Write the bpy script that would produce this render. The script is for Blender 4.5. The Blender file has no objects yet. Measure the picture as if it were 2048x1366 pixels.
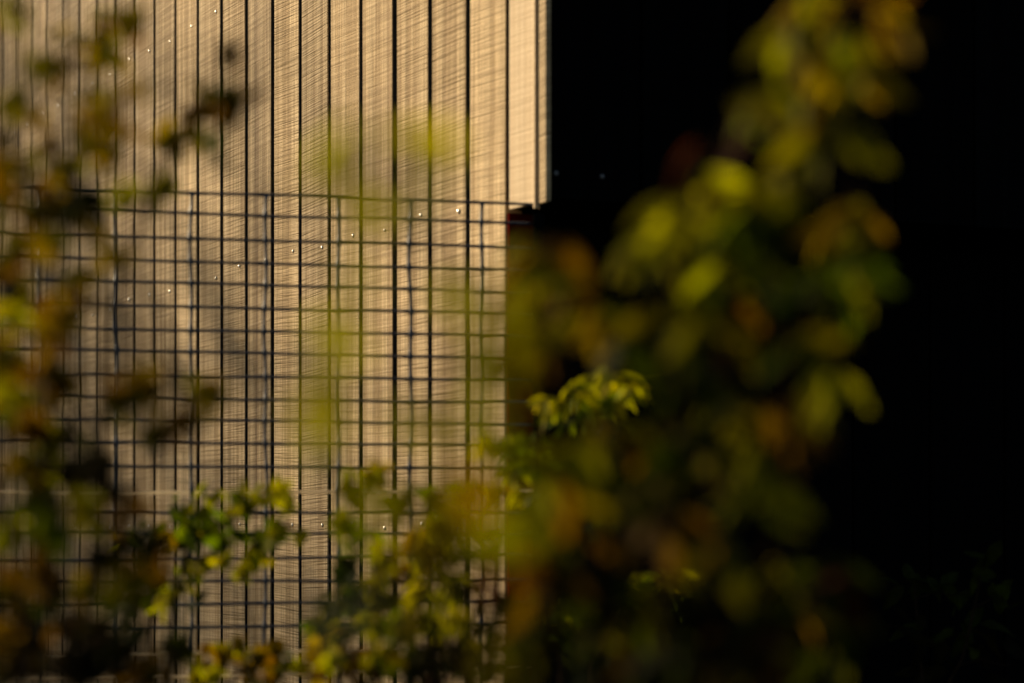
import bpy, bmesh, math, random
from mathutils import Vector, Matrix, Quaternion
R = math.radians
rnd = random.Random(7)
S = bpy.context.scene
C = S.collection

# ---------------------------------------------------------------- camera
CAM_Z = 1.10
FP = 85.0 / 36.0 * 2048          # focal length in photo pixels
HORIZON = 1060.0                 # eye level in the photo (the lens is shifted upwards)
cam = bpy.data.cameras.new('camera')
cam.lens = 85; cam.sensor_width = 36
cam.shift_y = (HORIZON - 683) / 2048
cam.clip_start = 0.05; cam.clip_end = 500
cam.dof.use_dof = True
cam.dof.focus_distance = 3.05
cam.dof.aperture_fstop = 4.6
co = bpy.data.objects.new('camera', cam); C.objects.link(co)
co.location = (0, 0, CAM_Z); co.rotation_euler = (R(90), 0, 0)
S.camera = co

# ---------------------------------------------------------------- light
SUN_AZ = 60.0    # degrees left of the view axis (sun stands beyond the left edge, slightly behind the scene)
SUN_EL = 19.0
w = bpy.data.worlds.new('World'); S.world = w; w.use_nodes = True
nt = w.node_tree
sky = nt.nodes.new('ShaderNodeTexSky'); sky.sky_type = 'NISHITA'; sky.sun_disc = False
sky.sun_elevation = R(SUN_EL); sky.sun_rotation = R(-SUN_AZ)
bg = nt.nodes['Background']; bg.inputs['Strength'].default_value = 0.05
nt.links.new(sky.outputs['Color'], bg.inputs['Color'])
sd = Vector((-math.sin(R(SUN_AZ)) * math.cos(R(SUN_EL)), math.cos(R(SUN_AZ)) * math.cos(R(SUN_EL)), math.sin(R(SUN_EL))))
sl = bpy.data.lights.new('sun', 'SUN'); sl.energy = 5.0; sl.angle = R(0.5); sl.color = (1.0, 0.81, 0.545)
so = bpy.data.objects.new('sun', sl); C.objects.link(so)
so.rotation_euler = sd.to_track_quat('Z', 'Y').to_euler()
so.location = (-6, 4, 6)
S.view_settings.view_transform = 'Standard'; S.view_settings.look = 'None'
S.view_settings.gamma = 1.0; S.view_settings.use_curve_mapping = False
S.view_settings.exposure = 0.35
S.cycles.use_denoising = True
S.cycles.max_bounces = 6

def at(px, py, y):
    return Vector(((px - 1024) / FP * y, y, CAM_Z + (HORIZON - py) / FP * y))

# ---------------------------------------------------------------- materials
def mat(name):
    m = bpy.data.materials.new(name); m.use_nodes = True
    return m, m.node_tree.nodes, m.node_tree.links, m.node_tree.nodes['Principled BSDF']

def mathn(N, L, op, a, b=None, c=None):
    n = N.new('ShaderNodeMath'); n.operation = op
    for i, v in enumerate((a, b, c)):
        if v is None: continue
        if isinstance(v, (int, float)): n.inputs[i].default_value = v
        else: L.new(v, n.inputs[i])
    return n.outputs[0]

def ramp(N, L, fac, stops):
    n = N.new('ShaderNodeValToRGB'); L.new(fac, n.inputs[0])
    e = n.color_ramp.elements
    while len(e) < len(stops): e.new(0.5)
    for q, (p, c) in zip(e, stops):
        q.position = p; q.color = (*c, 1) if len(c) == 3 else c
    return n.outputs[0]

def noise(N, L, x, y, z, detail=2.0, rough=0.5, w=None):
    cb = N.new('ShaderNodeCombineXYZ')
    for i, v in enumerate((x, y, z)):
        if isinstance(v, (int, float)): cb.inputs[i].default_value = v
        else: L.new(v, cb.inputs[i])
    n = N.new('ShaderNodeTexNoise'); n.inputs['Scale'].default_value = 1
    n.inputs['Detail'].default_value = detail; n.inputs['Roughness'].default_value = rough
    L.new(cb.outputs[0], n.inputs['Vector'])
    return n.outputs['Fac']

def mix(N, L, fac, a, b, blend='MIX'):
    n = N.new('ShaderNodeMix'); n.data_type = 'RGBA'; n.blend_type = blend
    if isinstance(fac, (int, float)): n.inputs[0].default_value = fac
    else: L.new(fac, n.inputs[0])
    for i, v in ((6, a), (7, b)):
        if isinstance(v, tuple): n.inputs[i].default_value = (*v, 1)
        else: L.new(v, n.inputs[i])
    return n.outputs[2]

def rough_sawn(name, light, mid, dark, relief=1.0):
    """band-sawn timber: vertical grain streaks, fine horizontal saw marks, per-board tone"""
    m, N, L, P = mat(name)
    tc = N.new('ShaderNodeTexCoord'); sp = N.new('ShaderNodeSeparateXYZ'); L.new(tc.outputs['Object'], sp.inputs[0])
    x, y, z = sp.outputs
    oi = N.new('ShaderNodeObjectInfo'); rv = oi.outputs['Random']
    off = mathn(N, L, 'MULTIPLY', rv, 91.0)
    off2 = mathn(N, L, 'MULTIPLY', rv, 37.0)
    zx = mathn(N, L, 'ADD', z, mathn(N, L, 'MULTIPLY', x, mathn(N, L, 'MULTIPLY_ADD', rv, 0.10, -0.05)))
    # saw marks: stretched across the board
    saw = noise(N, L, mathn(N, L, 'MULTIPLY_ADD', x, 7, off), off2, mathn(N, L, 'MULTIPLY', zx, 380), 2, 0.6)
    saw2 = noise(N, L, mathn(N, L, 'MULTIPLY_ADD', x, 4, off2), off, mathn(N, L, 'MULTIPLY', zx, 110), 1, 0.5)
    # grain: stretched up the board
    gr = noise(N, L, mathn(N, L, 'MULTIPLY_ADD', x, 620, off), off2, mathn(N, L, 'MULTIPLY', z, 5), 3, 0.65)
    band = noise(N, L, mathn(N, L, 'MULTIPLY_ADD', x, 52, off2), off, mathn(N, L, 'MULTIPLY', z, 0.6), 3, 0.6)
    blot = noise(N, L, mathn(N, L, 'MULTIPLY_ADD', x, 9, off), off, mathn(N, L, 'MULTIPLY', z, 2.6), 3, 0.6)
    c = ramp(N, L, band, [(0.30, dark), (0.40, mid), (0.49, mid), (0.53, light), (1, light)])
    c = mix(N, L, mathn(N, L, 'MULTIPLY', ramp(N, L, gr, [(0.42, (0, 0, 0)), (0.60, (1, 1, 1))]), 0.55), c, dark)
    c = mix(N, L, mathn(N, L, 'MULTIPLY', ramp(N, L, saw, [(0.45, (0, 0, 0)), (0.62, (1, 1, 1))]), 0.42), c, dark)
    c = mix(N, L, mathn(N, L, 'MULTIPLY', ramp(N, L, blot, [(0.45, (0, 0, 0)), (0.7, (1, 1, 1))]), 0.35), c, mid)
    hs = N.new('ShaderNodeHueSaturation'); L.new(c, hs.inputs['Color'])
    L.new(mathn(N, L, 'MULTIPLY_ADD', rv, 0.42, 0.72), hs.inputs['Value'])
    L.new(hs.outputs[0], P.inputs['Base Color'])
    P.inputs['Roughness'].default_value = 0.75
    P.inputs['Specular IOR Level'].default_value = 0.25
    h = mathn(N, L, 'MULTIPLY', saw, mathn(N, L, 'MULTIPLY_ADD', mathn(N, L, 'FRACT', mathn(N, L, 'MULTIPLY', rv, 17.3)), 1.2, 0.35))
    h = mathn(N, L, 'MULTIPLY_ADD', saw2, 0.6, h)
    h = mathn(N, L, 'MULTIPLY_ADD', gr, 0.55, h)
    h = mathn(N, L, 'MULTIPLY_ADD', band, 1.2, h)
    bp = N.new('ShaderNodeBump'); bp.inputs['Strength'].default_value = 1.0
    bp.inputs['Distance'].default_value = 0.0034 * relief
    L.new(h, bp.inputs['Height']); L.new(bp.outputs[0], P.inputs['Normal'])
    return m

def simple(name, col, rough=0.6, metal=0.0, spec=0.5, nscale=40, var=0.25, bump=0.0):
    m, N, L, P = mat(name)
    tc = N.new('ShaderNodeTexCoord'); n = N.new('ShaderNodeTexNoise')
    n.inputs['Scale'].default_value = nscale; n.inputs['Detail'].default_value = 4
    L.new(tc.outputs['Object'], n.inputs['Vector'])
    a = tuple(v * (1 - var) for v in col); b = tuple(min(1, v * (1 + var)) for v in col)
    L.new(ramp(N, L, n.outputs['Fac'], [(0.3, a), (0.7, b)]), P.inputs['Base Color'])
    P.inputs['Roughness'].default_value = rough; P.inputs['Metallic'].default_value = metal
    P.inputs['Specular IOR Level'].default_value = spec
    if bump:
        bp = N.new('ShaderNodeBump'); bp.inputs['Distance'].default_value = bump
        L.new(n.outputs['Fac'], bp.inputs['Height']); L.new(bp.outputs[0], P.inputs['Normal'])
    return m

def leaf_material(name, attr=None):
    m, N, L, P = mat(name)
    out = N['Material Output']
    if attr:
        a = N.new('ShaderNodeAttribute'); a.attribute_name = attr; col = a.outputs['Color']
    else:
        oi = N.new('ShaderNodeObjectInfo'); col = oi.outputs['Color']
    tc = N.new('ShaderNodeTexCoord'); n = N.new('ShaderNodeTexNoise'); n.inputs['Scale'].default_value = 3.5
    n.inputs['Detail'].default_value = 3; L.new(tc.outputs['Object'], n.inputs['Vector'])
    c = mix(N, L, 1.0, col, ramp(N, L, n.outputs['Fac'], [(0.35, (0.62, 0.55, 0.5)), (0.65, (1.15, 1.15, 1.1))]), 'MULTIPLY')
    L.new(c, P.inputs['Base Color']); P.inputs['Roughness'].default_value = 0.6
    P.inputs['Specular IOR Level'].default_value = 0.05
    tr = N.new('ShaderNodeBsdfTranslucent')
    hs = N.new('ShaderNodeHueSaturation'); L.new(c, hs.inputs['Color'])
    hs.inputs['Saturation'].default_value = 1.15; hs.inputs['Value'].default_value = 1.25
    L.new(hs.outputs[0], tr.inputs['Color'])
    ms = N.new('ShaderNodeMixShader'); ms.inputs[0].default_value = 0.55
    L.new(P.outputs[0], ms.inputs[1]); L.new(tr.outputs[0], ms.inputs[2]); L.new(ms.outputs[0], out.inputs['Surface'])
    return m

M = {}
M['larch'] = rough_sawn('rough_sawn_larch', (0.80, 0.592, 0.325), (0.54, 0.372, 0.178), (0.24, 0.142, 0.055))
M['pale_larch'] = rough_sawn('planed_pale_larch', (0.84, 0.65, 0.41), (0.76, 0.57, 0.34), (0.58, 0.41, 0.23), 0.4)
M['shade_dark_board'] = rough_sawn('painted_shade_board', (0.0050, 0.0048, 0.0048), (0.0040, 0.0038, 0.0038), (0.003, 0.003, 0.003), 0.5)  # near-black colour stands in for the shade on the end wall
M['shade_dark_board'].node_tree.nodes['Principled BSDF'].inputs['Specular IOR Level'].default_value = 0.0
M['core'] = simple('dark_membrane', (0.006, 0.006, 0.006), 0.95, spec=0.0)
M['red'] = simple('dark_red_paint', (0.09, 0.006, 0.004), 0.8, spec=0.0)
M['screw'] = simple('stainless_screw', (0.85, 0.78, 0.66), 0.36, 0.8, nscale=300, var=0.1)
M['black_screw'] = simple('blackened_screw', (0.13, 0.13, 0.13), 0.5, 0.3, nscale=300, var=0.1)
M['gap_shade'] = simple('painted_gap_shade', (0.004, 0.004, 0.004), 0.9, spec=0.0)  # near-black colour paints the shade of the board gaps
M['wire'] = simple('dark_coated_wire', (0.028, 0.036, 0.054), 0.42, spec=0.5, nscale=90, var=0.4)
M['bare_wire'] = leaf_material('pale_plastic_line', 'none')
for n_ in M['bare_wire'].node_tree.nodes:
    if n_.type == 'MIX': n_.inputs[6].default_value = (0.8, 0.74, 0.62, 1); [M['bare_wire'].node_tree.links.remove(l_) for l_ in list(n_.inputs[6].links)]
M['post'] = simple('black_steel_post', (0.004, 0.004, 0.004), 0.8, spec=0.0)
M['roof'] = simple('dark_roof_felt', (0.03, 0.03, 0.032), 0.9, nscale=200, bump=0.002)
M['soil'] = simple('dark_soil_and_litter', (0.035, 0.028, 0.016), 0.95, spec=0.1, nscale=9, var=0.5, bump=0.03)
M['bark'] = simple('brown_twig_bark', (0.022, 0.013, 0.007), 0.85, spec=0.0, nscale=120, var=0.4)
M['leaf'] = leaf_material('translucent_leaf')
M['leaf_mass'] = leaf_material('translucent_leaf_mass', 'leaf_tint')

# ---------------------------------------------------------------- mesh helpers
def link(name, me, m=None, parent=None, mw=None):
    o = bpy.data.objects.new(name, me); C.objects.link(o)
    if m is not None and not me.materials: me.materials.append(m)
    if parent is not None: o.parent = parent
    if mw is not None: o.matrix_local = mw
    return o

def tag(o, label=None, cat=None, group=None, kind=None):
    for k, v in (('label', label), ('category', cat), ('group', group), ('kind', kind)):
        if v: o[k] = v
    return o

def empty(name, loc, rz=0.0):
    o = bpy.data.objects.new(name, None); C.objects.link(o)
    o.location = loc; o.rotation_euler = (0, 0, rz); o.empty_display_size = 0.1
    return o

def box_mesh(name, x0, x1, y0, y1, z0, z1, bevel=0.0, segs=1, cuts=0):
    bm = bmesh.new()
    bmesh.ops.create_cube(bm, size=1)
    for v in bm.verts:
        v.co = Vector((x0 + (v.co.x + .5) * (x1 - x0), y0 + (v.co.y + .5) * (y1 - y0), z0 + (v.co.z + .5) * (z1 - z0)))
    if bevel:
        bmesh.ops.bevel(bm, geom=list(bm.edges), offset=bevel, segments=segs, affect='EDGES', profile=0.6)
    for k in range(cuts):
        pz = z0 + (z1 - z0) * (k + 1) / (cuts + 1)
        bmesh.ops.bisect_plane(bm, geom=list(bm.verts) + list(bm.edges) + list(bm.faces), plane_co=(0, 0, pz), plane_no=(0, 0, 1))
    me = bpy.data.meshes.new(name); bm.to_mesh(me); bm.free()
    return me

def tube_bm(bm, pts, rad, seg=6):
    pts = [Vector(p) for p in pts]; rings = []
    for i, p in enumerate(pts):
        d = (pts[min(i + 1, len(pts) - 1)] - pts[max(i - 1, 0)]).normalized()
        a = d.cross(Vector((0.31, 0.77, 0.55))).normalized(); b = d.cross(a)
        r = rad[i] if isinstance(rad, (list, tuple)) else rad
        rings.append([bm.verts.new(p + (a * math.cos(2 * math.pi * k / seg) + b * math.sin(2 * math.pi * k / seg)) * r) for k in range(seg)])
    for i in range(len(rings) - 1):
        for k in range(seg):
            bm.faces.new((rings[i][k], rings[i][(k + 1) % seg], rings[i + 1][(k + 1) % seg], rings[i + 1][k]))
    bm.faces.new(rings[0][::-1]); bm.faces.new(rings[-1])

def bm_mesh(bm, name, smooth=True):
    bmesh.ops.recalc_face_normals(bm, faces=list(bm.faces))
    me = bpy.data.meshes.new(name); bm.to_mesh(me); bm.free()
    if smooth: me.polygons.foreach_set('use_smooth', [True] * len(me.polygons))
    return me

# ---------------------------------------------------------------- ground
bm = bmesh.new()
bmesh.ops.create_grid(bm, x_segments=60, y_segments=60, size=150)
for v in bm.verts:
    v.co.z = 0.05 * math.sin(v.co.x * 0.21 + 1) * math.cos(v.co.y * 0.17) if abs(v.co.x) > 12 or abs(v.co.y) > 12 else 0.0
tag(link('ground', bm_mesh(bm, 'ground'), M['soil']), 'dark soil ground covered with leaf litter', kind='structure')

# ---------------------------------------------------------------- timber shed
TH = math.atan((1024 + 1340) / FP)                 # the long wall runs away to the left at this angle to the view axis
B = 0.10                                           # board pitch
Y0 = 25.109 * B
P0 = Vector(((1017 - 1024) / FP * Y0, Y0, 0))
U = Vector((-math.sin(TH), math.cos(TH), 0))       # along the lit wall, away from the camera
NRM = Vector((-math.cos(TH), -math.sin(TH), 0))    # outward normal of the lit wall
V = -NRM                                           # along the dark end wall, to the right
shed = empty('timber_shed', P0)
tag(shed, 'timber shed with sunlit rough-sawn plank side and black shaded end wall', 'shed')
def frame(ax, ay, origin):                         # local axes: x = ax, y = ay (outward), z = up
    m = Matrix.Identity(4)
    m.col[0][:3] = ax; m.col[1][:3] = ay; m.col[2][:3] = (0, 0, 1); m.col[3][:3] = origin
    return m
AX = -U                                            # board-local x runs to the right in the picture
GAP = 0.0112
TBOARD = 0.020
# upward line of a screw row in the wall: height of a picture row at the wall
def zwall(px, py):
    k = wall_k(px); y = Y0 + k * B * math.cos(TH)
    return CAM_Z + (HORIZON - py) / FP * y
def wall_k(px): return (1017 + 1340) / (px + 1340) * 27.9485 - 27.9485
ROWS = [zwall(430, 25), zwall(774, 455), zwall(774, 1052), 0.42]
screw_bm = bmesh.new()
bmesh.ops.create_uvsphere(screw_bm, u_segments=10, v_segments=6, radius=1.0)
for v in screw_bm.verts: v.co.y *= 0.5
screw_me = bm_mesh(screw_bm, 'screw'); screw_me.materials.append(M['screw'])
NB = 36
HDR0 = zwall(1040, 412)
black_screw_me = screw_me.copy(); black_screw_me.materials.clear(); black_screw_me.materials.append(M['black_screw'])
SIDE_H = 2.62
board_meshes = []
for k in range(NB):
    r = random.Random(100 + k)
    wd = B - GAP + r.uniform(-0.0012, 0.0012)
    me = box_mesh('board', -wd / 2, wd / 2, -TBOARD, 0, 0, SIDE_H - 0.10, 0.0016, 2, 5)
    for v in me.vertices:                          # boards are never quite straight
        v.co.y += 0.0004 * math.sin(v.co.z * 2.3 + k) ; v.co.x += 0.0004 * math.sin(v.co.z * 3.1 + 2 * k)
    c = U * ((k + 0.5) * B + 0.0006)
    o = link('board', me, M['larch'], shed, frame(AX, NRM, c + Vector((0, 0, 0.10 + r.uniform(-0.004, 0.004))) + NRM * r.uniform(-0.0003, 0.0003))
             @ Matrix.Rotation(r.uniform(-0.004, 0.004), 4, 'Z'))
    for zr in ROWS:
        if r.random() < 0.06: continue
        s_ = link('screw', screw_me, None, o)
        s_.location = (0.026 + r.uniform(-0.003, 0.003), 0.0005, zr - 0.10 + r.uniform(-0.003, 0.003))
        s_.rotation_euler = (r.uniform(-.15, .15), 0, r.uniform(-.2, .2)); s_.scale = (r.uniform(0.0021, 0.0032),) * 3
strip_me = box_mesh('gap_shade_strip', -0.0066, 0.0066, -0.012, -0.0012, 0.12, SIDE_H - 0.02); strip_me.materials.append(M['gap_shade'])  # added strip, paints the dark of an otherwise open gap
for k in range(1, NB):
    link('gap_shade_strip', strip_me, None, shed, frame(AX, NRM, U * (k * B + 0.0006)))
link('gap_shade_strip', box_mesh('gap_shade_strip', -0.0066, 0.0066, -0.012, -0.0012, HDR0 + 0.01, SIDE_H - 0.02), M['gap_shade'], shed, frame(AX, NRM, U * 0.0006))
# the upper storey reaches one board further towards the camera and ends in a ragged saw cut
HDR = HDR0
def short_board(s0, s1, z0, out, seed, drop=0.0):
    r = random.Random(seed)
    me = box_mesh('board', -(s1 - s0) / 2, (s1 - s0) / 2, -0.006, 0, 0, SIDE_H - z0, 0.0012, 2, 4)
    for v in me.vertices:
        if v.co.z < 0.01: v.co.z += r.uniform(-0.0012, 0.0012) + (drop if v.co.x > 0 else 0)
    return link('board', me, M['larch'] if seed == 3 else M['pale_larch'], shed, frame(AX, NRM, U * ((s0 + s1) / 2) + Vector((0, 0, z0)) + NRM * out) @ Matrix.Rotation(-0.05 if seed == 1 else 0.09, 4, 'Z'))
short_board(-0.0575, -0.0040, HDR, 0.0, 1)
short_board(-0.0635, -0.0588, HDR - 0.006, 0.0012, 2)
short_board(-0.0855, -0.0650, HDR - 0.002, -0.001, 3)
# dark walls behind: membrane core, red-painted corner trim, end boards with shade painted into their colour
EW = 2.4
def shed_box(name, s0, s1, t0, t1, z0, z1, m, bev=0.0):
    me = box_mesh(name, -s1, -s0, -t1, -t0, z0, z1, bev, 1)
    return link(name, me, m, shed, frame(AX, NRM, Vector((0, 0, 0))))
shed_box('wall_core', 0.034, NB * B + 0.02, 0.026, EW, 0.06, SIDE_H, M['core'])
shed_box('header_core', -0.0655, 0.033, 0.0115, EW, HDR + 0.0015, SIDE_H, M['core'])
shed_box('corner_trim', 0.0012, 0.0042, 0.0012, 0.034, 0.10, HDR - 0.004, M['red'])
dark_me = box_mesh('board', -0.0510, 0.0510, -0.018, 0, 0, SIDE_H - HDR, 0.0015, 1)
low_me = box_mesh('board', -0.0510, 0.0510, -0.018, 0, 0, HDR - 0.10, 0.0015, 1)
for me in (dark_me, low_me): me.materials.append(M['shade_dark_board'])
n = int(EW / 0.105)
for k in range(n):
    t = 0.0585 + k * 0.105
    o = link('board', dark_me, None, shed, frame(V, -U, V * t - U * 0.0848 + Vector((0, 0, HDR + 0.001))))
    for q in ((-0.0265, 0.0260) if k == 0 else ()):
        for zz in (zwall(1040, 362) - HDR, 0.75):
            s_ = link('screw', black_screw_me, None, o); s_.location = (q - 0.020, 0.0005, zz); s_.scale = (0.0028,) * 3
    link('board', low_me, None, shed, frame(V, -U, V * (t + 0.012) + U * 0.014 + Vector((0, 0, 0.10))))
link('roof', box_mesh('roof', -NB * B - 0.15, 0.22, -EW - 0.15, 0.12, SIDE_H + 0.005, SIDE_H + 0.10, 0.004, 1), M['roof'], shed, frame(AX, NRM, Vector((0, 0, 0))))
link('back_wall', box_mesh('back_wall', -NB * B - 0.06, -NB * B - 0.022, -EW, -0.001, 0.0, SIDE_H, 0.002, 1), M['shade_dark_board'], shed, frame(AX, NRM, Vector((0, 0, 0))))
link('base_plinth', box_mesh('base_plinth', -NB * B, -0.02, -EW, -0.03, -0.05, 0.058, 0.003, 1), M['core'], shed, frame(AX, NRM, Vector((0, 0, 0))))

# ---------------------------------------------------------------- wire mesh fence
YR = 2.42
WV = 20300.0
wt = (WV - 1024) / FP
W = Vector((wt, 1, 0)).normalized()
F0 = Vector(((1010 - 1024) / FP * YR, YR, 0))
def fence_t(px):                                   # distance along the fence for a picture column
    k = (px - 1024) / FP
    return (k * F0.y - F0.x) / (W.x - k * W.y)
def fpt(t, z, out=0.0): return F0 + W * t + Vector((W.y, -W.x, 0)) * out + Vector((0, 0, z))
TV = [fence_t(962) - 0.0722 * i for i in range(0, 12)]
Y540 = (F0 + W * fence_t(540)).y
rowpx = [391, 431, 481, 527, 571, 617, 663, 707, 754, 799, 843, 887, 934, 978, 1025, 1067, 1110, 1162, 1207, 1252, 1297, 1343]
ZH = [CAM_Z + (HORIZON - p) / FP * Y540 for p in rowpx]
while ZH[-1] > 0.16: ZH.append(ZH[-1] - 0.0223)
T_END = fence_t(1066); T_START = TV[-1] - 0.03
fence = empty('wire_mesh_fence', F0 + W * T_END)
tag(fence, 'dark coated wire mesh fence panel of small upright cells before the plank wall', 'fence')
def place(me, name, m):
    o = link(name, me, m, fence); o.location = -(F0 + W * T_END); return o
for i, z in enumerate(ZH):
    r = random.Random(500 + i)
    bm = bmesh.new(); pts = []; rad = []
    nn = 90
    a1, a2, p1, p2 = r.uniform(.0002, .0007), r.uniform(.0001, .0004), r.uniform(0, 6), r.uniform(0, 6)
    sag = 0.004 if i in (13, 16, 20, 21) else 0.0
    for j in range(nn + 1):
        t = T_START + (T_END - T_START) * j / nn
        near = min(abs(t - q) for q in TV)
        pts.append(fpt(t, z + a1 * math.sin(t * 11 + p1) + a2 * math.sin(t * 29 + p2) - sag * math.sin((t - T_START) / (T_END - T_START) * math.pi), 0.0))
        rad.append((0.0013 if i in (13, 20, 21) else 0.00150) + 0.0006 * math.exp(-(near / 0.005) ** 2))
    tube_bm(bm, pts, rad, 8)
    place(bm_mesh(bm, 'horizontal_wire'), 'horizontal_wire', M['bare_wire'] if i in (13, 20, 21) else M['wire'])
for i, t in enumerate(TV):
    r = random.Random(700 + i)
    bm = bmesh.new(); pts = []; rad = []
    z1, z0 = ZH[0], ZH[-1]; nn = 330; p1, p2 = r.uniform(0, 6), r.uniform(0, 6)
    for j in range(nn + 1):
        z = z1 + (z0 - z1) * j / nn
        near = min(abs(z - q) for q in ZH)
        pts.append(fpt(t + 0.0007 * math.sin(z * 23 + p1) + 0.0008 * math.sin(z * 61 + p2), z, 0.0022))
        rad.append(0.00172 + 0.0011 * math.exp(-(near / 0.0028) ** 2))
    tube_bm(bm, pts, rad, 8)
    place(bm_mesh(bm, 'vertical_wire'), 'vertical_wire', M['wire'])
for t in (T_END + 0.006, T_START - 0.006):
    p = fpt(t, 0, 0.001)
    o = link('post', box_mesh('post', -0.006, 0.006, -0.006, 0.006, 0, ZH[0] - 0.01, 0.001, 1), M['post'], fence)
    o.location = p - (F0 + W * T_END)

# ---------------------------------------------------------------- leaves and shrubs
def leaf_mesh(name, width, fold, curl, twist, seed):
    r = random.Random(seed)
    bm = bmesh.new(); n = 7; rows = []
    for i in range(n + 1):
        u = i / n
        hw = width * 0.5 * (math.sin(math.pi * u ** 0.8) ** 0.85 if 0 < u < 1 else 0.0) + 0.004
        hw *= 1 + 0.10 * math.sin(i * 2.4 + seed)
        a = curl * u * u; tw = twist * u
        row = []
        for q in (-1, -0.5, 0, 0.5, 1):
            xx = q * hw; zz = abs(q) * hw * fold - a * 0.55
            row.append(bm.verts.new((xx * math.cos(tw) - zz * math.sin(tw) * 0.3, u * (1 - 0.12 * curl * u), zz + xx * math.sin(tw))))
        rows.append(row)
    for i in range(n):
        for j in range(4): bm.faces.new((rows[i][j], rows[i][j + 1], rows[i + 1][j + 1], rows[i + 1][j]))
    me = bm_mesh(bm, name); me.materials.append(M['leaf'])
    return me
LEAF = [leaf_mesh('leaf', 0.40, 0.25, 0.35, 0.2, 1), leaf_mesh('leaf', 0.46, 0.15, 0.7, -0.3, 2), leaf_mesh('leaf', 0.36, 0.35, 0.5, 0.4, 3),
        leaf_mesh('leaf', 0.50, 0.1, 0.2, -0.15, 4), leaf_mesh('leaf', 0.40, 0.45, 0.9, 0.5, 5)]
NARROW = [leaf_mesh('leaf', 0.31, 0.2, 0.5, 0.2, 11), leaf_mesh('leaf', 0.36, 0.15, 0.7, -0.3, 12), leaf_mesh('leaf', 0.28, 0.3, 0.4, 0.3, 13)]
TINT = {  # late-autumn leaf colours; 'shade' and 'deep' put shade into the leaf colour
    'yellow': (0.50, 0.47, 0.006), 'ochre': (0.33, 0.225, 0.004), 'olive': (0.27, 0.265, 0.005), 'green': (0.13, 0.185, 0.006),
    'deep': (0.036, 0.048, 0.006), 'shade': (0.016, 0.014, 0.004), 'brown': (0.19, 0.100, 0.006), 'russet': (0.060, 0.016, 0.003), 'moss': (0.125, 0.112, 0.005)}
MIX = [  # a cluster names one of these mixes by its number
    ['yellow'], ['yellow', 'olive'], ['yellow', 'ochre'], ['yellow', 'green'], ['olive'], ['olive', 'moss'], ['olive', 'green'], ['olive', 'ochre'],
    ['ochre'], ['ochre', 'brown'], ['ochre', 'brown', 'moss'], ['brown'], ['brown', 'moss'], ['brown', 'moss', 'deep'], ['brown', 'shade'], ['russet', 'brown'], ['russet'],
    ['moss'], ['moss', 'deep'], ['green', 'deep'], ['green', 'moss'], ['deep'], ['deep', 'shade'], ['shade'], ['olive', 'ochre', 'moss', 'brown']]
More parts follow.
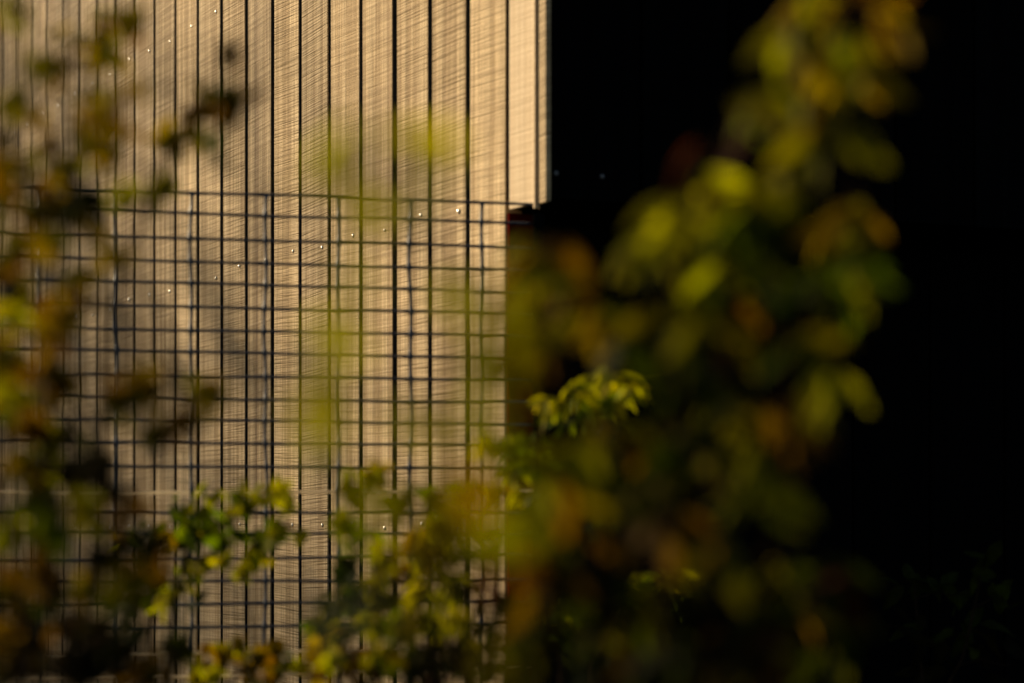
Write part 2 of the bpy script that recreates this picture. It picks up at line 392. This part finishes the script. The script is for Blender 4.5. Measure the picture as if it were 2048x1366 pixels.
def shrub(name, label, base, depth, clusters, size, seed, stems, droop=0.5, dj=0.06, cat='shrub', stem_r=0.003, dens=1.0, fan=0.0):
    """clusters: (px, py, radius px, leaves, colour mix number); stems: picture polylines, the first point is continued to the ground"""
    r = random.Random(seed)
    root = empty(name, (base[0], base[1], 0)); tag(root, label, cat)
    off = Vector((base[0], base[1], 0))
    polys = []
    for si, st in enumerate(stems):
        pts = [at(x, y, depth + r.uniform(-dj, dj) * 0.5) for x, y in st]
        low = pts[0]
        b0 = off + Vector((r.uniform(-.04, .04), r.uniform(-.04, .04), -0.02))
        ctrl = [b0, b0.lerp(low, 0.5) + Vector((r.uniform(-.03, .03), r.uniform(-.03, .03), 0.05))] + pts
        fine = []
        for i in range(len(ctrl) - 1):
            p_0 = ctrl[max(i - 1, 0)]; p_1 = ctrl[i]; p_2 = ctrl[i + 1]; p_3 = ctrl[min(i + 2, len(ctrl) - 1)]
            for j in range(8):
                t = j / 8
                fine.append(0.5 * ((2 * p_1) + (p_2 - p_0) * t + (2 * p_0 - 5 * p_1 + 4 * p_2 - p_3) * t * t + (3 * p_1 - p_0 - 3 * p_2 + p_3) * t ** 3))
        fine.append(ctrl[-1]); polys.append(fine)
    bms = [bmesh.new() for _ in polys]
    for bm_, f in zip(bms, polys):
        tube_bm(bm_, [p - off for p in f], [stem_r * (1 - 0.75 * i / (len(f) - 1)) for i in range(len(f))], 6)
    leaves = []
    for (px, py, rp, nl, pal) in clusters:
        y = depth + r.uniform(-dj, dj)
        c = at(px, py, y); rad = rp / FP * y
        best = None
        for si, f in enumerate(polys):
            for p in f[8:]:
                d = (p - c).length + max(0, p.z - c.z) * 1.0
                if best is None or d < best[0]: best = (d, si, p)
        _, si, p = best
        dirv = (c - p)
        if dirv.length < 0.004: dirv = Vector((r.uniform(-1, 1), 0, 1)) * 0.01
        end = c + dirv.normalized() * rad * 0.7
        mid = p.lerp(c, 0.55) + Vector((0, 0, 0.10 * dirv.length))
        tw = [p, mid, c, end]
        tube_bm(bms[si], [q - off for q in tw], [0.0009, 0.0007, 0.0006, 0.0003], 5)
        for i in range(int(nl * dens + r.random())):
            t = r.random()
            a_ = c - dirv.normalized() * rad * 0.8
            q = a_.lerp(end, t) if nl > 1 else c
            q = q + Vector((r.gauss(0, 1), r.gauss(0, 1) * 0.6, r.gauss(0, 1))) * rad * 0.45
            d = Vector((r.gauss(0, 0.8), r.gauss(0, 0.5), r.gauss(0, 0.6) - droop)).normalized()
            s_ = size * r.uniform(0.72, 1.25)
            if fan:                                # leaflets hanging in a fan from one node
                a = (r.random() * 2 - 1) * fan
                d = Vector((math.sin(a), r.gauss(0, 0.35), -math.cos(a) * 0.9 + 0.1)).normalized()
                q = c + Vector((r.gauss(0, 1), r.gauss(0, 1), r.gauss(0, 1))) * rad * 0.3 + d * s_ * 0.55
            col = TINT[r.choice(MIX[pal])]; vv = r.uniform(0.75, 1.25)
            leaves.append((q - d * s_ * 0.5, d, s_, tuple(min(0.8, x * vv * r.uniform(0.92, 1.08)) for x in col)))
    for bm_ in bms: 
        o = link('branch', bm_mesh(bm_, 'branch'), M['bark'], root)
    def basis(d):
        zax = Vector((r.gauss(-0.3, 0.6), r.gauss(-0.5, 0.6), r.gauss(0.5, 0.6)))
        xax = d.cross(zax).normalized(); zax = xax.cross(d).normalized()
        m = Matrix.Identity(4); m.col[0][:3] = xax; m.col[1][:3] = d; m.col[2][:3] = zax
        return m
    leaves.sort(key=lambda q: -q[2] / (q[0].y))
    for (p, d, s_, col) in leaves[:300]:
        o = link('leaf', r.choice(NARROW if fan else LEAF), None, root)
        o.matrix_local = Matrix.Translation(p - off) @ basis(d) @ Matrix.Scale(s_, 4)
        o.color = (*col, 1)
    if len(leaves) > 300:
        vs, fs, cs = [], [], []
        for (p, d, s_, col) in leaves[300:]:
            me = r.choice(LEAF); mm = Matrix.Translation(p - off) @ basis(d) @ Matrix.Scale(s_, 4); b0 = len(vs)
            vs += [mm @ v.co for v in me.vertices]; cs += [(*col, 1)] * len(me.vertices)
            fs += [tuple(b0 + q for q in f.vertices) for f in me.polygons]
        me = bpy.data.meshes.new('foliage'); me.from_pydata(vs, [], fs)
        ca = me.color_attributes.new('leaf_tint', 'FLOAT_COLOR', 'POINT')
        ca.data.foreach_set('color', [x for c_ in cs for x in c_])
        me.polygons.foreach_set('use_smooth', [True] * len(me.polygons))
        link('foliage', me, M['leaf_mass'], root)['kind'] = 'stuff'
    return root, len(leaves)

# the shrub on the right, close to the lens: drooping leaflets in late-autumn colours
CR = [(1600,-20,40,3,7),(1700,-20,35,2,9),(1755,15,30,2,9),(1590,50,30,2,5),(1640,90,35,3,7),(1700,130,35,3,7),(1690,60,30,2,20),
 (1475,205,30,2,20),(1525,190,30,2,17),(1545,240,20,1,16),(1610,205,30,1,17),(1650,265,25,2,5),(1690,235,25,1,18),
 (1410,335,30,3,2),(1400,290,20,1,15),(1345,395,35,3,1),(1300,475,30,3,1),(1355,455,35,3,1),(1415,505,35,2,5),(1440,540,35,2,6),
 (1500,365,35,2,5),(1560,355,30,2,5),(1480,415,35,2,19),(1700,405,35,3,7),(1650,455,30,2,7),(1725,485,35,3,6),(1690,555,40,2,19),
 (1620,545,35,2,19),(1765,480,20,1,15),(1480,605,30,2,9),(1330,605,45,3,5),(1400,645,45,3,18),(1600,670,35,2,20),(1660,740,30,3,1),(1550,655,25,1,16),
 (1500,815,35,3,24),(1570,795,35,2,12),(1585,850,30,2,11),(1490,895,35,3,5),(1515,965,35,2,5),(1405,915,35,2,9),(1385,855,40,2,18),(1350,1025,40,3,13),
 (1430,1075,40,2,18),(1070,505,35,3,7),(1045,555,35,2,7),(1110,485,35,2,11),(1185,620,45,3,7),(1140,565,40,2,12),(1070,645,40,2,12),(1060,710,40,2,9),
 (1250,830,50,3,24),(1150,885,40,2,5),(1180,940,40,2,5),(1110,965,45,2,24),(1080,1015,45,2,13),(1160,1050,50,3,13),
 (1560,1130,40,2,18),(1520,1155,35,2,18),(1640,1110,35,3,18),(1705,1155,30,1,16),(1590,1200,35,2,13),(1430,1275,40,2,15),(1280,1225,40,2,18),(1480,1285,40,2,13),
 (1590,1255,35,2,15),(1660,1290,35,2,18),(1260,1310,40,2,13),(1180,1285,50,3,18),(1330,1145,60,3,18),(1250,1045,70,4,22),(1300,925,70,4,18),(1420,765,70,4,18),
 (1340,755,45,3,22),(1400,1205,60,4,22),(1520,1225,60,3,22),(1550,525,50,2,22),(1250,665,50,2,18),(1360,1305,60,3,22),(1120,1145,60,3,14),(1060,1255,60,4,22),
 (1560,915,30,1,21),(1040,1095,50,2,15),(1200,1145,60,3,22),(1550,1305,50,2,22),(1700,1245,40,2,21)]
CS = [[(1400,1500),(1420,1150),(1440,800),(1500,500),(1590,240),(1640,60),(1650,-120)], [(1350,1500),(1330,1200),(1320,900),(1340,640),(1380,430),(1400,300)],
      [(1450,1500),(1520,1200),(1560,900),(1600,680),(1680,500),(1720,380)], [(1300,1500),(1220,1200),(1160,900),(1120,680),(1080,500)], [(1420,1500),(1540,1300),(1650,1150),(1720,1130)]]
b = at(1400, 1060, 0.98)
print(shrub('autumn_shrub', 'out of focus shrub with drooping olive and ochre leaves before the black wall', (b.x, b.y), 0.98, CR, 0.0240, 11, CS, 0.9, 0.08, dens=2.3, fan=1.15))

# pale spray even nearer to the lens, in front of the plank wall
CG = [(985,620,30,1,4),(990,740,35,1,4),(990,870,35,1,1),(985,1020,35,1,1),(970,1100,35,1,1),(660,350,30,1,0),(700,430,30,1,0),(670,700,30,1,0),(640,760,30,1,0),(860,360,30,1,0),(1000,1290,45,2,18),(840,1130,45,1,5),(760,1010,45,1,4),(960,960,40,1,2),(680,290,30,2,0),(850,300,35,1,0),(860,270,25,1,0),(735,400,30,2,0),(725,480,30,1,0),(650,640,25,1,0),(690,560,25,1,0),(640,850,30,2,0),(635,790,30,2,0),(615,900,25,1,0),
 (885,580,30,2,2),(890,640,25,1,2),(975,700,30,2,2),(985,800,30,2,2),(830,830,30,1,0),(690,720,20,1,0),(920,850,30,1,2),(1000,1090,30,2,4),(860,1080,35,1,8),(700,1230,40,2,21),(910,1020,40,2,5)]
GS = [[(880,1500),(800,1200),(700,950),(690,700),(700,450),(680,290)], [(900,1500),(900,1150),(890,800),(870,500),(850,280)], [(920,1500),(980,1250),(985,950),(980,700)]]
b = at(900, 1060, 0.64)
print(shrub('blurred_spray', 'pale yellow-green spray so close to the lens that the plank wall shows through', (b.x, b.y), 0.64, CG, 0.0205, 12, GS, 0.5, 0.03, 'spray', 0.0014, dens=1.35))

# left shrub, nearer than the mesh
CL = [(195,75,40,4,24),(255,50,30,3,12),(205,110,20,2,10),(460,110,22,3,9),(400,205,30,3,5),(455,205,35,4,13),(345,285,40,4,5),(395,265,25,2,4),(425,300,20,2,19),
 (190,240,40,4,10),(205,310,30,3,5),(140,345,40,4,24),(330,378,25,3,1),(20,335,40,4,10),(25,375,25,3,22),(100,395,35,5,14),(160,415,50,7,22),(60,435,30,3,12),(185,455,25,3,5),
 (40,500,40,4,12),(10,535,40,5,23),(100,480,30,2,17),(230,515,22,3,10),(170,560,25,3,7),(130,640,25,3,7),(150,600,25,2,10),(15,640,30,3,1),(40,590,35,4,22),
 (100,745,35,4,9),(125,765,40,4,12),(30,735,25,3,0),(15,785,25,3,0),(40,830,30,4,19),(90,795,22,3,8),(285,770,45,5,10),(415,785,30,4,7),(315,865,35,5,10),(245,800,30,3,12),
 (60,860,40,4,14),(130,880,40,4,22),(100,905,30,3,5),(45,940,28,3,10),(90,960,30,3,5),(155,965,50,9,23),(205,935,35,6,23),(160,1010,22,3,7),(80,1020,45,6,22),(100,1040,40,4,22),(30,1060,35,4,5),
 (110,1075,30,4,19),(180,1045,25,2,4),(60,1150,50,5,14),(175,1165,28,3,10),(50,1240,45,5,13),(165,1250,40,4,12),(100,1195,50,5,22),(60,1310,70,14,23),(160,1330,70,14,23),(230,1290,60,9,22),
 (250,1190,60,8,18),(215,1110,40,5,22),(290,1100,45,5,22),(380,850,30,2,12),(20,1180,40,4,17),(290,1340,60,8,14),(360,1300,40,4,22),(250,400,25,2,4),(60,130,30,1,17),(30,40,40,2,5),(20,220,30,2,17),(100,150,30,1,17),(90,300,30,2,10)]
AMBER = {4: 7, 5: 10, 6: 9, 18: 13, 20: 10}       # the upper twigs have turned amber and brown
CL = [(x, y, q, n_, AMBER.get(m_, m_) if y < 900 and x > 60 else m_) for x, y, q, n_, m_ in CL]
er = random.Random(77)
for k in range(46):                                # thin twigs of small brown leaves through the whole shrub
    ey = er.uniform(0, 1366); ex = er.uniform(-20, 130 + 170 * (0.5 + 0.5 * math.sin(ey / 140.0)))
    CL.append((ex, ey, 45, 1, 10 if ey < 850 else 14))
LS = [[(40,1500),(60,1200),(90,900),(110,600),(150,350),(190,120),(200,-120)], [(120,1500),(170,1200),(200,900),(230,600),(330,350),(420,180),(470,60)], [(-20,1500),(0,1100),(10,700),(20,350),(40,20)], [(160,1500),(220,1250),(290,950),(400,790)]]
b = at(60, 1060, 1.22)
print(shrub('ochre_leaved_shrub', 'thinning shrub with ochre and brown leaves over the left end of the planks', (b.x, b.y), 1.22, CL, 0.0155, 13, LS, 0.4, 0.15, dens=4.2))

# greener sprigs just in front of the mesh
CB = [(400,1035,45,8,6),(440,1065,40,7,19),(385,1080,35,6,19),(345,1085,35,5,18),(480,1005,28,5,6),(515,1000,20,3,1),(560,985,22,4,1),(575,1010,18,3,0),(602,1075,14,2,0),(545,1070,22,4,6),(520,1090,28,4,19),
 (560,1060,15,2,0),(515,1120,18,3,0),(485,1145,15,3,1),(420,1130,15,3,1),(445,1125,12,2,0),(395,1140,15,2,4),(330,1190,20,3,1),(318,1215,14,2,0),(300,1060,35,4,18),(240,1085,12,2,2),(330,1080,12,2,8),(300,1150,40,6,22),(370,1170,35,4,18),
 (440,1310,20,4,2),(480,1300,18,3,2),(520,1312,18,4,8),(570,1330,18,4,3),(598,1340,14,3,0),(550,1300,14,2,7),(430,1350,22,4,1),(500,1340,30,5,12),(250,1215,40,5,22),(400,1345,30,4,12),(540,1355,30,4,12),(25,800,20,4,3),(10,750,18,3,0)]
BS = [[(330,1500),(340,1300),(360,1150),(420,1060),(500,1030),(600,1060)], [(360,1500),(430,1400),(500,1330),(590,1330)], [(300,1500),(300,1300),(300,1150),(240,1060)], [(100,1500),(40,1100),(20,780)]]
b = at(330, 1060, 1.85)
print(shrub('green_leaved_shrub', 'small-leaved green shrub with yellow tips, its sprig crossing the lower mesh', (b.x, b.y), 1.82, CB, 0.0165, 14, BS, 0.4, 0.08, dens=3.6))

# low bush before the middle of the mesh
CF = [(640,1270,40,4,6),(840,1140,40,5,1),(900,1060,40,4,4),(930,1000,35,4,6),(760,1180,40,4,5),(880,1180,40,4,1),(820,1270,40,5,5),(940,1280,50,5,5),(720,1080,30,3,6),(680,1050,20,3,6),(700,985,20,3,5),(740,960,18,3,7),(760,950,14,2,8),(800,1010,30,4,5),(870,995,30,4,6),(885,1040,30,5,18),(855,1085,35,6,2),(825,1105,30,5,7),(900,1115,35,5,5),(990,985,18,3,0),
 (1030,992,18,3,2),(975,890,18,3,0),(1010,900,20,3,6),(820,1195,18,4,2),(845,1190,16,3,2),(887,1205,14,3,0),(800,1245,14,3,3),(860,1250,14,3,1),(875,1265,16,3,1),(910,1240,16,3,0),(740,1215,40,7,22),(700,1200,40,7,19),
 (650,1230,35,6,18),(745,1260,20,3,4),(680,1275,25,4,7),(632,1308,22,4,8),(660,1325,16,3,2),(695,1315,20,3,9),(780,1310,50,7,18),(870,1320,60,9,22),(960,1300,60,8,18),(1000,1340,60,8,22),(720,1340,40,6,14),(640,1350,30,4,9),
 (1040,1230,40,5,18),(760,1120,35,4,5),(800,1160,30,4,10),(920,1180,40,5,5),(690,1130,30,4,19),(840,1350,60,8,22),(960,1080,35,4,5)]
FS = [[(760,1500),(750,1350),(720,1200),(700,1050),(740,960)], [(850,1500),(860,1350),(860,1200),(850,1080),(870,990)], [(950,1500),(980,1300),(1000,1150),(1000,1000),(980,890)], [(700,1500),(690,1400),(650,1320),(640,1240)]]
b = at(820, 1060, 1.65)
print(shrub('yellow_leaved_bush', 'low bush of yellow and olive leaves before the foot of the plank wall', (b.x, b.y), 1.62, CF, 0.0170, 15, FS, 0.4, 0.14, dens=4.0))

# bush beside the corner, half in focus
CE = [(1095,795,22,4,1),(1115,815,18,3,1),(1150,770,25,6,3),(1165,790,20,4,6),(1200,755,25,6,1),(1225,745,25,6,1),(1215,790,22,5,3),(1250,770,20,5,1),(1265,755,14,3,1),(1180,815,28,5,19),(1130,830,22,4,19),(1220,820,28,5,21),
 (1030,870,20,4,6),(1045,900,28,6,19),(1070,925,26,5,19),(1035,940,20,4,6),(1070,880,25,4,6),(1300,1150,25,6,6),(1345,1150,22,6,1),(1250,1170,28,5,19),(1280,1180,30,6,19),(1210,1210,40,6,22),(1110,1210,25,4,6),(1065,1210,18,3,6),
 (1150,1200,30,4,19),(1360,1180,25,4,19),(1240,1260,50,7,22),(1120,1270,50,7,22),(1330,1260,50,6,22),(1100,980,40,5,21),(1180,900,45,5,22),(1120,1080,45,5,22),(1200,1040,50,5,22)]
ES = [[(1120,1500),(1100,1250),(1070,1000),(1090,850),(1200,770),(1260,755)], [(1180,1500),(1200,1300),(1280,1180),(1360,1150)], [(1080,1500),(1060,1200),(1040,950),(1030,870)]]
b = at(1130, 1060, 1.95)
print(shrub('corner_bush', 'small green bush with curled leaves beside the shed corner', (b.x, b.y), 1.90, CE, 0.0205, 16, ES, 0.9, 0.08, dens=2.6, fan=1.4))

# dim shrub low on the right by the end wall, shade put into its leaf colour
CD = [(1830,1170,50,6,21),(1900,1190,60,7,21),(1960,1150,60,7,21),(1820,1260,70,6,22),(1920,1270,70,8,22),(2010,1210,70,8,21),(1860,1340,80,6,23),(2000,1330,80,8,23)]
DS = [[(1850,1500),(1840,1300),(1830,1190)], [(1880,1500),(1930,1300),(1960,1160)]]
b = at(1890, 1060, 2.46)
print(shrub('shaded_shrub', 'dim dark green shrub low in the shade at the right', (b.x, b.y), 2.46, CD, 0.034, 17, DS, 0.3, 0.06))

# ---------------------------------------------------------------- unseen tree added beyond the left edge, crown shaped to shade the lower wall
SH = Vector((-math.sin(R(SUN_AZ)), math.cos(R(SUN_AZ)), 0)); PH = Vector((SH.y, -SH.x, 0))
tb = SH * 14.0 + PH * 4.6
tree = empty('unseen_shade_tree', tb)
tag(tree, 'unseen broadleaf tree added outside the left edge, its crown shaped to shade the planks', 'tree')
r = random.Random(31)
bm = bmesh.new()
tube_bm(bm, [(0, 0, -0.1), (0.05, 0.02, 1.5), (-0.04, 0.05, 3.2), (0.05, 0, 5.2)], [0.17, 0.14, 0.10, 0.03], 10)
for k in range(14):
    a = k * 2.4; z = 2.2 + k * 0.2; l = 1.9 - 0.05 * k
    tube_bm(bm, [(0, 0, z), (math.cos(a) * l * .5, math.sin(a) * l * .5, z + .35), (math.cos(a) * l, math.sin(a) * l, z + .55)], [0.05, 0.03, 0.008], 6)
link('trunk', bm_mesh(bm, 'trunk'), M['bark'], tree)
vs, fs, cs = [], [], []
TOP, LOW = 5.95, 2.3
while len(vs) < 4 * 82000:
    lat = r.uniform(-4.4, 2.75); h = r.uniform(LOW, TOP); dp = r.uniform(-1.1, 1.1)
    top = TOP - 0.25 * min(1, abs(lat / 2.75)) ** 3 + 0.10 * math.sin(lat * 3.1); fade = 1.15
    if lat < -2.65: top, fade = (5.72 if lat < -3.4 else 5.2) + 0.03 * math.sin(lat * 5), 0.5      # lower bough and gap shaped to shade the near shrubs
    if r.random() > min(1.0, (top - h) / fade): continue
    p = PH * lat + SH * dp + Vector((0, 0, h))
    d = Vector((r.gauss(0, 1), r.gauss(0, 1), r.gauss(0, 1))).normalized(); e = d.cross(Vector((r.gauss(0, 1), r.gauss(0, 1), r.gauss(0, 1)))).normalized()
    s_ = r.uniform(0.016, 0.026); b0 = len(vs)
    vs += [p - d * s_ * 1.4, p + e * s_, p + d * s_ * 1.4, p - e * s_]; fs.append((b0, b0 + 1, b0 + 2, b0 + 3))
    cs += [(0.09 * r.uniform(.7, 1.5), 0.085, 0.012, 1)] * 4
me = bpy.data.meshes.new('crown'); me.from_pydata(vs, [], fs)
ca = me.color_attributes.new('leaf_tint', 'FLOAT_COLOR', 'POINT'); ca.data.foreach_set('color', [x for c_ in cs for x in c_])
link('crown', me, M['leaf_mass'], tree)['kind'] = 'stuff'
